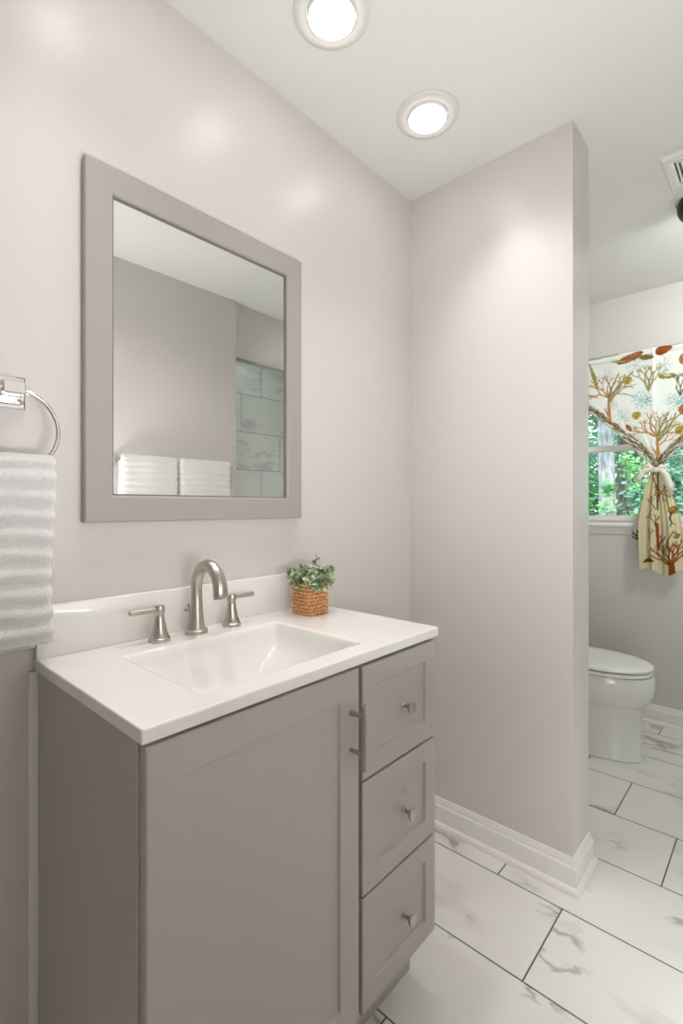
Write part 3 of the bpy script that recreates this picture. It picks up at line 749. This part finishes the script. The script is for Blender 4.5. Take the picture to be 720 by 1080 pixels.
def f_up(s, x, z):
    t = max(0, min(1, (CZT-z)/(CZT-TIE))); g_ = t**2
    y = YC+.002*math.sin(s*17)*(1-t)+.0008*math.sin(s*41+1)*(1-t*.5)+(.007*math.sin(s*7)+.002*math.sin(s*19))*g_-.014*g_
    e = cw(z)-abs(x-CXC)
    if z < CZK: y -= .016*math.exp(-((e-.012)/.016)**2)+.004*math.exp(-((e-.040)/.005)**2)
    y += .006*math.exp(-((z-(CZT-.036))/.004)**2)-(.006 if z > CZT-.034 else 0)
    y -= .006*math.exp(-((x-.566)/.006)**2)*(1-t*.6)
    return x, y, z
cloth(TIE, CZT, 230, 210, f_up, 'gathered_panel', cur)
def f_dn(s, x, z):
    t = max(0, min(1, (TIE-z)/(TIE-.84)))
    y = YC-.022+(.016*math.sin(s*8.5+.6)+.006*math.sin(s*21))*min(1, .35+t)*1.1
    hem = .018*math.sin(s*4.0+.5)-.010*s*s
    return x+.012*t+.022*t*max(0, s), y, z-(hem*t)+.006*t
cloth(.852, TIE, 120, 230, f_dn, 'tail', cur)
# pale under-flap on the left of the tail
def fw_(z): return .045
bm = bmesh.new(); lay = bm.verts.layers.float_color.new('print'); rows = []
for j in range(81):
    z = 1.40-(1.40-1.00)*j/80; t = j/80; row = []
    for i in range(31):
        s = i/30; xl = .572-.106*min(1, t*1.3)**.8; xr = .60
        x = xl+(xr-xl)*s; zz = z+.05*s*t
        v = bm.verts.new((x, YC+.004+.008*math.sin(s*7), zz)); c = np.array([lin(228), lin(226), lin(220)]); v[lay] = (*c, 1); row.append(v)
    rows.append(row)
for a, b in zip(rows[:-1], rows[1:]):
    for i in range(30): bm.faces.new((a[i], a[i+1], b[i+1], b[i]))
# dark coral print on its lower corner
rc = random.Random(9); strokes = []
def cor2(x, z, a, L, d):
    if d == 0: return
    q = (x+L*math.sin(a), z+L*math.cos(a)); strokes.append(((x, z), q))
    for s in (-1, 1): cor2(*q, a+s*.5*rc.uniform(.6, 1.3), L*.75, d-1)
for a in (-1, -.3, .4, 1.1): cor2(.492, 1.03, a, .022, 3)
for v in bm.verts:
    for pp, qq in strokes:
        dx, dz = qq[0]-pp[0], qq[1]-pp[1]; L2 = dx*dx+dz*dz; tt = max(0, min(1, ((v.co.x-pp[0])*dx+(v.co.z-pp[1])*dz)/L2))
        if math.hypot(v.co.x-pp[0]-tt*dx, v.co.z-pp[1]-tt*dz) < .0035: v[lay] = (lin(60), lin(76), lin(58), 1); break
uf = obj('under_flap', bm, cm, cur, True); md = uf.modifiers.new('thickness', 'SOLIDIFY'); md.thickness = .001
# ribbon tie
M['ribbon'] = mat('sheer_ribbon', rgb(236, 228, 216), .6)
bm = bmesh.new(); tube(bm, [(CXC+.030*math.cos(2*PI*i/32), YC-.018+.024*math.sin(2*PI*i/32), TIE-.004) for i in range(32)], 0, 10, [(.012, .003) if False else (.004, .012)]*32, cyc=True)
rb = obj('tie_band', bm, M['ribbon'], cur, True)
def ribbon(bm, pts, w_):
    pts = [Vector(p) for p in pts]; rows = []
    for i, p_ in enumerate(pts):
        t_ = (pts[min(i+1, len(pts)-1)]-pts[max(i-1, 0)]).normalized(); s_ = t_.cross(Vector((0, 1, .15))).normalized()
        ww = w_[i] if isinstance(w_, list) else w_
        rows.append((bm.verts.new(p_-s_*ww), bm.verts.new(p_+Vector((0, -.003, 0))), bm.verts.new(p_+s_*ww)))
    for a, b in zip(rows[:-1], rows[1:]):
        bm.faces.new((a[0], a[1], b[1], b[0])); bm.faces.new((a[1], a[2], b[2], b[1]))
yk = YC-.048
bm = bmesh.new()
ribbon(bm, [(CXC, yk, TIE), (CXC-.02, yk-.004, TIE+.004), (CXC-.05, yk, TIE-.002), (CXC-.078, yk+.006, TIE-.038), (CXC-.088, yk+.012, TIE-.062)], [.006, .010, .015, .014, .012])
ribbon(bm, [(CXC, yk, TIE), (CXC+.02, yk-.004, TIE-.002), (CXC+.045, yk, TIE-.03), (CXC+.062, yk+.006, TIE-.085), (CXC+.070, yk+.012, TIE-.12)], [.006, .011, .016, .017, .015])
ribbon(bm, [(CXC-.004, yk, TIE+.002), (CXC-.035, yk-.006, TIE+.022), (CXC-.058, yk, TIE+.020), (CXC-.04, yk+.004, TIE+.004), (CXC, yk, TIE)], [.006, .012, .012, .010, .006])
ribbon(bm, [(CXC+.004, yk, TIE+.002), (CXC+.025, yk-.006, TIE+.016), (CXC+.042, yk, TIE+.008), (CXC+.026, yk+.004, TIE-.008), (CXC, yk, TIE)], [.006, .012, .012, .010, .006])
box(bm, CXC-.011, CXC+.011, yk-.010, yk+.006, TIE-.012, TIE+.011, .004)
bw = obj('bow', bm, M['ribbon'], cur, True); md = bw.modifiers.new('thickness', 'SOLIDIFY'); md.thickness = .0015
rod = thing('curtain_rod', 'thin white curtain rod across the top of the window', 'curtain rod', (CXC, YC, CZT-.014))
bm = bmesh.new(); tube(bm, [(CXC-HALF-.012, YC+.009, CZT-.016), (CXC+HALF+.012, YC+.009, CZT-.016)], .0045, 12); obj('rod', bm, M['trim'], rod, True)
for s in (-1, 1):
    bm = bmesh.new(); xx_ = CXC+s*(HALF+.010); box(bm, xx_-.005, xx_+.005, YC+.002, YW-.0005, CZT-.023, CZT-.009, .002); obj('bracket', bm, M['trim'], rod)

# ------------------------------------------------------------ outdoors
GZ = -.5
gm_ = noisecol(mat('forest_floor', rgb(96, 110, 70), .9), rgb(70, 84, 48), rgb(132, 140, 96), 3)
gobj = obj('ground', B(-30, 20, YW+.2, 40, GZ-.2, GZ), gm_); gobj['kind'] = 'structure'
barkA = bump(noisecol(mat('pale_bark', rgb(166, 160, 170), .9), rgb(132, 126, 138), rgb(196, 190, 200), 9, 5, (3, 3, .7)), 30, .01, 4, .6, (3, 3, .6))
barkB = bump(noisecol(mat('dark_bark', rgb(96, 88, 84), .9), rgb(70, 64, 62), rgb(126, 116, 112), 9, 5, (3, 3, .7)), 30, .01, 4, .6, (3, 3, .6))
def leafmat(n, a, b): 
    m = noisecol(mat(n, rgb(*a), .6), rgb(*a), rgb(*b), 1.6, 3)
    nt = m.node_tree; p = nt.nodes['Principled BSDF']; tl = nt.nodes.new('ShaderNodeBsdfTranslucent'); r = [x for x in nt.nodes if x.type == 'VALTORGB'][0]
    nt.links.new(r.outputs[0], tl.inputs[0]); ms = nt.nodes.new('ShaderNodeMixShader'); ms.inputs[0].default_value = .4
    nt.links.new(p.outputs[0], ms.inputs[1]); nt.links.new(tl.outputs[0], ms.inputs[2]); nt.links.new(ms.outputs[0], nt.nodes['Material Output'].inputs[0]); return m
LM = [leafmat('leaf_bright', (110, 176, 110), (176, 222, 166)), leafmat('leaf_mid', (78, 140, 98), (140, 196, 140)), leafmat('leaf_blue', (96, 150, 130), (160, 204, 186))]
def crown(bm, c, R3, n, size, rnd):
    cl = [Vector((rnd.gauss(0, .5), rnd.gauss(0, .5), rnd.gauss(0, .5))) for _ in range(max(8, n//70))]
    for i in range(n):
        q = rnd.choice(cl); v = Vector((q.x*R3[0], q.y*R3[1], q.z*R3[2]))+Vector((rnd.gauss(0, .13)*R3[0], rnd.gauss(0, .13)*R3[1], rnd.gauss(0, .08)*R3[2]))
        p_ = Vector(c)+v
        d = Vector((rnd.uniform(-1, 1), rnd.uniform(-1, 1), rnd.uniform(-.6, .3))).normalized(); nr = Vector((rnd.uniform(-.5, .5), rnd.uniform(-.9, .2), 1)).normalized()
        s = d.cross(nr).normalized(); L = size*rnd.uniform(.7, 1.3)
        if p_.z < GZ+.05 or p_.y < YW+.5: continue
        vs = [bm.verts.new(x) for x in (p_, p_+d*L*.5+s*L*.32, p_+d*L, p_+d*L*.5-s*L*.32)]; bm.faces.new(vs)
def treeline(x, y, r, hgt, bark, leaf_i, cz_, R3, n, size, lab, seed, name='tree', lean=0):
    rn = random.Random(seed); t = thing(name, lab, 'tree', (x, y, GZ), 'trees outside the window')
    bm = bmesh.new(); P = [(x+lean*k/8+rn.uniform(-.02, .02), y, GZ+hgt*k/8) for k in range(9)]
    tube(bm, P, [r*(1.25 if k == 0 else 1-.35*k/8) for k in range(9)], 20); obj('trunk', bm, bark, t, True)
    bm = bmesh.new(); crown(bm, (x, y, GZ+cz_), R3, n, size, rn); obj('foliage', bm, LM[leaf_i], t)
# positions along the lines of sight through the panes
treeline(-.70, 7.5, .112, 7, barkA, 0, 4.6, (1.8, 1.2, 1.0), 2600, .13, 'tall tree with thick pale grey trunk at left of the window view', 1)
treeline(-1.03, 9.8, .09, 7.5, barkB, 1, 5.4, (2.2, 1.6, 1.4), 2400, .15, 'slim dark-trunked tree just right of the pale trunk', 2, lean=.12)
treeline(-.95, 10.6, .15, 8, barkB, 1, 5.6, (2.4, 1.6, 1.4), 2400, .16, 'dark-trunked tree seen left of the curtain tail', 3)
treeline(-.05, 9.0, .12, 8, barkB, 2, 4.2, (2.0, 1.4, 1.6), 3600, .13, 'leafy tree seen right of the curtain tail', 4, lean=-.1)
treeline(-2.6, 12.5, .18, 8, barkB, 2, 4.0, (2.6, 1.6, 2.6), 6000, .17, 'distant bluish green tree far behind the pale trunk', 5)
def shrub(x, y, z, R3, n, size, li, lab, seed):
    rn = random.Random(seed); t = thing('shrub', lab, 'shrub', (x, y, GZ), 'shrubs outside the window')
    bm = bmesh.new(); crown(bm, (x, y, z), R3, n, size, rn); obj('foliage', bm, LM[li], t)
    bm = bmesh.new()
    for k in range(6):
        a = k*PI/3; tube(bm, [(x, y, GZ), (x+.3*R3[0]*math.cos(a), y+.3*R3[1]*math.sin(a), GZ+.5*(z-GZ)), (x+.6*R3[0]*math.cos(a), y+.6*R3[1]*math.sin(a), z+.3*R3[2])], [.025, .015, .006], 6)
    obj('branches', bm, barkB, t)
shrub(-.98, 6.9, 1.20, (.20, .3, .9), 1100, .075, 1, 'green bush left of the pale tree trunk', 21)
shrub(-.22, 6.9, 1.55, (.30, .35, .75), 1100, .075, 0, 'bright green bush behind the curtain edge, right of the pale trunk', 22)
shrub(.30, 6.6, 1.35, (.5, .35, .9), 2600, .08, 2, 'bluish green bush right of the curtain tail', 23)
shrub(-1.4, 14.5, 1.3, (1.8, .8, 1.7), 5000, .16, 0, 'wide far bush of light green leaves', 24)
shrub(.8, 14.0, 1.3, (1.8, .8, 1.7), 5000, .16, 1, 'wide far bush of mid green leaves at the right', 25)
shrub(-3.4, 15.5, 1.6, (1.8, .8, 2.0), 5000, .17, 1, 'far dark green bush at the left edge of the view', 26)
